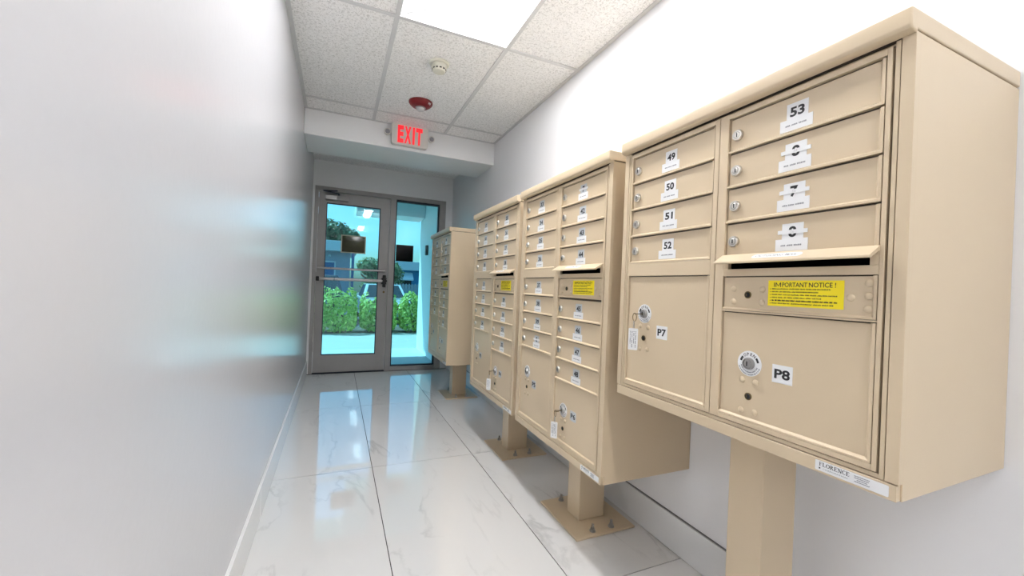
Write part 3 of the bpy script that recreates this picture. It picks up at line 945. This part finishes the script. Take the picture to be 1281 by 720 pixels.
# keys left hanging in parcel locks
def key_set(U, side, label, swing):
    px, py, pz = U['_p%d' % side]
    ox, oy, oz = U.location
    K = empty('key_with_tag', (ox + px, oy + py, pz), label, 'key', 'keys left hanging in the parcel locks')
    k = MB()
    k.box(-0.024, -0.0095, -0.0035, 0.0035, -0.0010, 0.0010)
    k.lathe((-0.032, 0, -0.0010), (0, 0, 1), [(0.0105, 0), (0.0105, 0.002)], n=20)
    obj('key', k, 'brass_dark', K)
    ring = [(-0.038 + 0.003 * math.sin(a), 0.002 + 0.0120 * math.sin(a), -0.0110 + 0.0130 * math.cos(a)) for a in [2 * math.pi * i / 20 for i in range(20)]]
    obj('key_ring', MB().tube(ring, 0.0012, n=8, closed=True), 'brass_dark', K)
    ch = MB()
    for i in range(4):
        z = -0.0270 - 0.0055 * i
        pts = []
        for j in range(12):
            a = 2 * math.pi * j / 12
            w = 0.0024 * math.sin(a)
            pts.append((-0.039 + (w if i % 2 else 0), 0.003 + (0 if i % 2 else w), z + 0.0038 * math.cos(a)))
        ch.tube(pts, 0.0008, n=6, closed=True)
    obj('chain', ch, 'steel', K)
    t = MB()
    zt = 0.0
    t.prism([(0.0 - p[0], zt - 0.033 + p[1]) for p in rrect(0.029, 0.068, 0.003)], 'x', -0.0015, 0.0015, 0)
    rnd = random.Random(side + int(oy * 10))
    for k2 in range(4):
        yy = 0.0085 - 0.0055 * k2
        z = zt - 0.008
        while z > zt - (0.058 if k2 % 2 else 0.048):
            cw = rnd.uniform(0.0016, 0.0034)
            t.box(-0.0018, -0.0015, yy - 0.0012, yy + 0.0012, z - cw, z, 1)
            z -= cw + rnd.choice((0.0008, 0.0008, 0.003))
    tg = obj('key_tag', t, ['sticker', 'ink_grey'], K, (-0.040, 0.003, -0.0475))
    tg.rotation_euler = (0, 0, 0.6)
    K.rotation_euler = (swing, 0, 0)
    return K
key_set(U1, 1, 'key with white tag hanging in the P7 lock of the short unit', 0.0)
key_set(U2, -1, 'key with white tag hanging in the P6 lock of the tall unit', 0.0)
key_set(U3, -1, 'key with white tag hanging in the second unit from the door', 0.0)
for u in (U1, U2, U3, U4):
    for s in (-1, 1):
        del u['_p%d' % s]

# ================================================================== OUTSIDE
tag(obj('porch_slab', MB().box(-2.2, 2.5, YE + 0.10, 6.80, -0.30, -0.004), 'porch_slab'), 'shaded concrete porch slab outside the glass door', 'porch', kind='structure')
tag(obj('walkway', MB().box(-9, 12, 6.80, 9.0, -0.30, -0.012), 'concrete'), 'sunlit pale concrete walkway in front of the hedge', 'walkway', kind='structure')
tag(obj('hedge_bed', MB().box(-9, 12, 9.0, 10.4, -0.60, -0.02), 'soil'), 'brown planting bed under the hedge', 'bed', kind='structure')
tag(obj('parking_lot', MB().box(-30, 36, 10.4, 60, -0.60, -0.45), 'asphalt'), 'dark asphalt parking lot beyond the hedge', 'parking lot', kind='structure')
tag(obj('porch_wall', MB().box(1.262, 1.50, YE + 0.15, 6.80, -0.01, 2.70), 'stucco'), 'pale stucco side wall of the porch', 'wall', kind='structure')
tag(obj('porch_roof', MB().box(-2.2, 2.2, YE + 0.15, 6.95, 2.70, 2.95), 'stucco'), 'pale flat roof over the porch', 'roof', kind='structure')
tag(obj('porch_beam', MB().box(0.245, 1.262, 6.45, 6.93, 2.12, 2.70), 'stucco', bevel=0.01), 'boxed pale beam hanging under the porch roof', 'beam', kind='structure')
cr = empty('card_reader', (1.262, 6.165, 1.59), 'small black card reader on the porch side wall', 'card reader')
obj('reader_body', MB().box(-0.035, 0, -0.04, 0.04, -0.075, 0.075), 'black', cr, bevel=0.006)
obj('reader_light', MB().box(-0.037, -0.035, -0.008, 0.008, 0.045, 0.052), 'alarm_red', cr)

def foliage(n, shape, size, rnd):
    """shape(rnd) -> point, outward normal"""
    m = MB()
    for _ in range(n):
        p, nrm = shape(rnd)
        nrm = (nrm + Vector((rnd.uniform(-1, 1), rnd.uniform(-1, 1), rnd.uniform(-.6, 1.0))) * 0.8).normalized()
        a = nrm.orthogonal().normalized()
        a = (Matrix.Rotation(rnd.uniform(0, 6.28), 3, nrm) @ a)
        b = nrm.cross(a)
        s = size * rnd.uniform(0.7, 1.35)
        w = s * 0.30
        m._add([p - a * s * .5, p + b * w + nrm * s * .06, p + a * s * .5 - nrm * s * .08, p - b * w + nrm * s * .06], [(0, 1, 2), (0, 2, 3)])
    return m

def shrub(x, y, rx, ry, h, n, label, leaf='leaf_hedge', size=0.085):
    rnd = random.Random(int(x * 100) + int(y * 10))
    S = empty('hedge_shrub', (x, y, -0.02), label, 'shrub', 'clipped green shrubs of the hedge')
    def shape(r):
        u, v = r.uniform(0, 2 * math.pi), r.uniform(0.0, 1.0)
        rad = (0.62 + 0.38 * r.random() ** 0.5)
        bulge = (1 - (2 * v - 1) ** 6 * 0.25)
        k = 1 / max(abs(math.cos(u)), abs(math.sin(u))) ** 0.75
        p = Vector((rx * rad * bulge * k * math.cos(u), ry * rad * bulge * k * math.sin(u), 0.06 + h * v * (0.86 + 0.14 * math.sin(3 * u + x * 5))))
        return p, Vector((math.cos(u), math.sin(u), 1.4 * (v - 0.35)))
    me = foliage(n, shape, size, rnd)
    f = obj('foliage', me, leaf, S)
    f['kind'] = 'stuff'
    st = MB()
    for k in range(6):
        a = k * 1.05 + x
        st.tube([(0.05 * math.cos(a), 0.05 * math.sin(a), 0), (rx * .3 * math.cos(a), ry * .3 * math.sin(a), h * .45), (rx * .55 * math.cos(a), ry * .55 * math.sin(a), h * .85)], 0.012, n=6)
    obj('stems', st, 'bark', S)
hx = -1.9
spots = [(-1.62 + 0.83 * k, 9.24 + 0.05 * (k % 2), '') for k in range(7)]
for k, (x, y, _) in enumerate(spots):
    shrub(x, y, 0.385, 0.42, 0.80 + 0.05 * (k % 3), 1500, 'leafy green shrub in the hedge across the walkway')
shrub(1.95, 7.75, 0.42, 0.45, 0.66, 1100, 'low leafy shrub beside the porch side wall')

def tree(name, x, y, trunk_h, crown, n, label, leaf, size):
    rnd = random.Random(int(x * 37) + int(y))
    trunk_h += 0.35
    T = empty(name, (x, y, -0.45), label, 'tree')
    tk = MB().tube([(0, 0, 0), (0.06, 0.03, trunk_h * .5), (-0.03, 0, trunk_h), (0.05, 0.04, trunk_h + crown[2] * 0.9)], 0.11, n=10)
    for k in range(6):
        a = k * 1.05
        tk.tube([(0, 0, trunk_h * 0.8), (crown[0] * .35 * math.cos(a), crown[1] * .35 * math.sin(a), trunk_h + crown[2] * .4), (crown[0] * .7 * math.cos(a), crown[1] * .7 * math.sin(a), trunk_h + crown[2] * .8)], 0.04, n=6)
    obj('trunk', tk, 'bark', T)
    lobes = [(Vector((rnd.uniform(-.6, .6) * crown[0], rnd.uniform(-.6, .6) * crown[1], trunk_h + crown[2] * rnd.uniform(.25, 1.25))), rnd.uniform(.30, .55)) for _ in range(14)]
    def shape(r):
        c, q = r.choice(lobes)
        d = Vector((r.gauss(0, 1), r.gauss(0, 1), r.gauss(0, 1))).normalized()
        rr = 0.7 + 0.3 * r.random()
        return c + Vector((d.x * crown[0] * q, d.y * crown[1] * q, d.z * crown[2] * q)) * rr, d
    f = obj('foliage', foliage(n, shape, size, rnd), leaf, T)
    f['kind'] = 'stuff'
tree('shade_tree', -1.0, 34.0, 2.9, (2.75, 2.4, 1.95), 5200, 'large dark leafy tree rising behind the blue-grey house', 'leaf_dark', 0.36)
tree('yard_tree', 2.0, 22.0, 0.8, (1.25, 1.0, 0.95), 2600, 'small silvery green tree beside the blue-grey house', 'leaf_mid', 0.20)
tree('yard_tree', 5.6, 33.0, 1.3, (2.2, 1.6, 0.85), 2600, 'low green tree behind the blue building', 'leaf_mid', 0.26)

# house on the far side of the lot
H = empty('house', (-2.6, 24.0, -0.45), 'low blue-grey house with white roof fascia across the parking lot', 'house')
obj('wall', MB().box(-4, 3.25, 0.0, 5, 0, 3.10), 'house_wall', H)
obj('roof', MB().prism([(-4.6, 3.10), (3.6, 3.10), (3.6, 3.40), (3.2, 3.65), (-4.2, 3.65), (-4.6, 3.40)], 'y', -0.7, 5.6), 'house_white', H, bevel=0.02)
obj('front_step', MB().box(1.6, 2.7, -0.6, 0.0, 0.0, 0.35), 'concrete', H)
dd = obj('front_door', MB().box(1.85, 2.45, -0.05, 0.0, 0.35, 2.50), 'house_blue', H)
obj('door_frame', MB().box(1.77, 1.85, -0.06, 0.0, 0.35, 2.58).box(2.45, 2.53, -0.06, 0.0, 0.35, 2.58).box(1.77, 2.53, -0.06, 0.0, 2.50, 2.58), 'house_white', H)
obj('door_knob', MB().lathe((2.38, -0.05, 1.35), (0, -1, 0), [(0.02, 0), (0.035, 0.03), (0.03, 0.06), (0.01, 0.07)], n=12), 'chrome', dd)
wd = obj('window', MB().box(-1.2, 0.6, -0.06, 0.0, 1.30, 2.45), 'house_white', H)
for x0 in (-1.12, -0.26):
    obj('window_glass', MB().box(x0, x0 + 0.78, -0.065, -0.06, 1.38, 2.37), 'car_glass', wd)
obj('porch_light', MB().lathe((2.2, -0.02, 2.87), (0, -1, 0), [(0.05, 0), (0.07, 0.04), (0.05, 0.09), (0.02, 0.10)], n=14), 'house_white', H)
obj('corner_post', MB().box(3.30, 3.44, -0.60, -0.46, 0, 3.10), 'house_blue', H, bevel=0.01)

B = empty('blue_building', (5.0, 26.0, -0.45), 'long blue building with white roof edge beyond the hedge', 'building')
obj('wall', MB().box(-2.4, 6, 0, 5, 0, 2.35), 'blue_wall', B)
obj('roof', MB().box(-2.7, 6.3, -0.4, 5.4, 2.35, 2.90), 'house_white', B, bevel=0.02)
aw = obj('awning', MB().prism([(-0.02, 2.22), (-0.55, 1.80), (-0.55, 1.72), (-0.02, 1.72)], 'x', -1.6, -0.6), 'house_white', B)
obj('window', MB().box(-1.55, -0.65, -0.03, 0.0, 1.2, 1.72), 'car_glass', B)

FN = empty('picket_fence', (3.4, 20.0, -0.45), 'grey picket fence in front of the blue building', 'fence')
me_p = MB().prism([(-0.06, 0), (0.06, 0), (0.06, 1.45), (0.0, 1.52), (-0.06, 1.45)], 'y', -0.012, 0.012).mesh('picket', ['fence_grey'])
for k in range(30):
    link('picket', me_p, FN, (-1.3 + 0.145 * k, 0, 0))
for z in (0.4, 1.15):
    obj('fence_rail', MB().box(-1.4, 3.0, 0.012, 0.05, z, z + 0.08), 'fence_grey', FN)

def car(x, y, tall, paint, label):
    C = empty('car', (x, y, -0.45), label, 'car')
    L_, Wd = 4.4, 1.8
    hs = 1.72 if tall else 1.45
    belt = 1.02 if tall else 0.90
    # body side profile along y (nose towards the hedge)
    prof = [(0, 0.32), (0.02, 0.62), (0.12, 0.78), (1.05, belt), (L_ - 0.25, belt + 0.02), (L_ - 0.03, 0.75), (L_, 0.35), (L_ - 0.3, 0.22), (0.3, 0.22)]
    b = obj('car_body', MB().prism(prof, 'x', -Wd / 2, Wd / 2), paint, C, bevel=0.06)
    top = MB()
    w0, w1 = Wd / 2 - 0.06, Wd / 2 - 0.24
    ys = (1.0, 1.75, L_ - (0.35 if tall else 0.95), L_ - 0.2)
    vs = [(-w0, ys[0], belt), (w0, ys[0], belt), (w0, ys[3], belt), (-w0, ys[3], belt), (-w1, ys[1], hs), (w1, ys[1], hs), (w1, ys[2], hs), (-w1, ys[2], hs)]
    top._add(vs, [(3, 2, 1, 0), (4, 5, 6, 7), (0, 1, 5, 4), (1, 2, 6, 5), (2, 3, 7, 6), (3, 0, 4, 7)])
    cb = obj('cabin', top, paint, C, bevel=0.03)
    def lerp(a, b, t): return tuple(a[i] + (b[i] - a[i]) * t for i in range(3))
    def win(name, q, inset, off):
        c = tuple(sum(p[i] for p in q) / 4 for i in range(3))
        r4 = [lerp(c, p, inset) for p in q]
        n = (Vector(q[1]) - Vector(q[0])).cross(Vector(q[3]) - Vector(q[0])).normalized()
        mm = MB()
        mm._add([Vector(p) + n * off for p in r4] + [Vector(p) - n * 0.005 for p in r4], [(0, 1, 2, 3), (7, 6, 5, 4), (0, 4, 5, 1), (1, 5, 6, 2), (2, 6, 7, 3), (3, 7, 4, 0)])
        obj(name, mm, 'car_glass', C)
    win('windscreen', [vs[0], vs[1], vs[5], vs[4]], 0.86, 0.012)
    win('rear_window', [vs[2], vs[3], vs[7], vs[6]], 0.82, 0.012)
    win('side_window', [vs[1], vs[2], vs[6], vs[5]], 0.84, 0.012)
    win('side_window', [vs[3], vs[0], vs[4], vs[7]], 0.84, 0.012)
    for yy in (0.85, L_ - 0.85):
        for s in (-1, 1):
            wh = obj('wheel', MB().lathe((s * (Wd / 2 - 0.20), yy, 0.33), (s, 0, 0), [(0.30, 0), (0.33, 0.03), (0.33, 0.18), (0.29, 0.21), (0.20, 0.20)], n=24), 'tyre', C)
            obj('hubcap', MB().lathe((s * (Wd / 2 + 0.0), yy, 0.33), (s, 0, 0), [(0.19, 0), (0.17, 0.02), (0.05, 0.03)], n=18), 'chrome', wh)
    for s in (-1, 1):
        obj('headlight', MB().box(s * 0.55, s * 0.84, -0.02, 0.08, 0.62, 0.76), 'clear_plastic', C, bevel=0.02)
    obj('grille', MB().box(-0.45, 0.45, -0.02, 0.05, 0.50, 0.70), 'black', C, bevel=0.01)
    obj('bumper', MB().box(-0.88, 0.88, -0.06, 0.06, 0.28, 0.46), paint, C, bevel=0.03)
car(-0.62, 14.2, True, 'car_dark', 'dark blue car parked behind the hedge')
car(1.75, 15.2, False, 'car_silver', 'silver car parked behind the hedge')
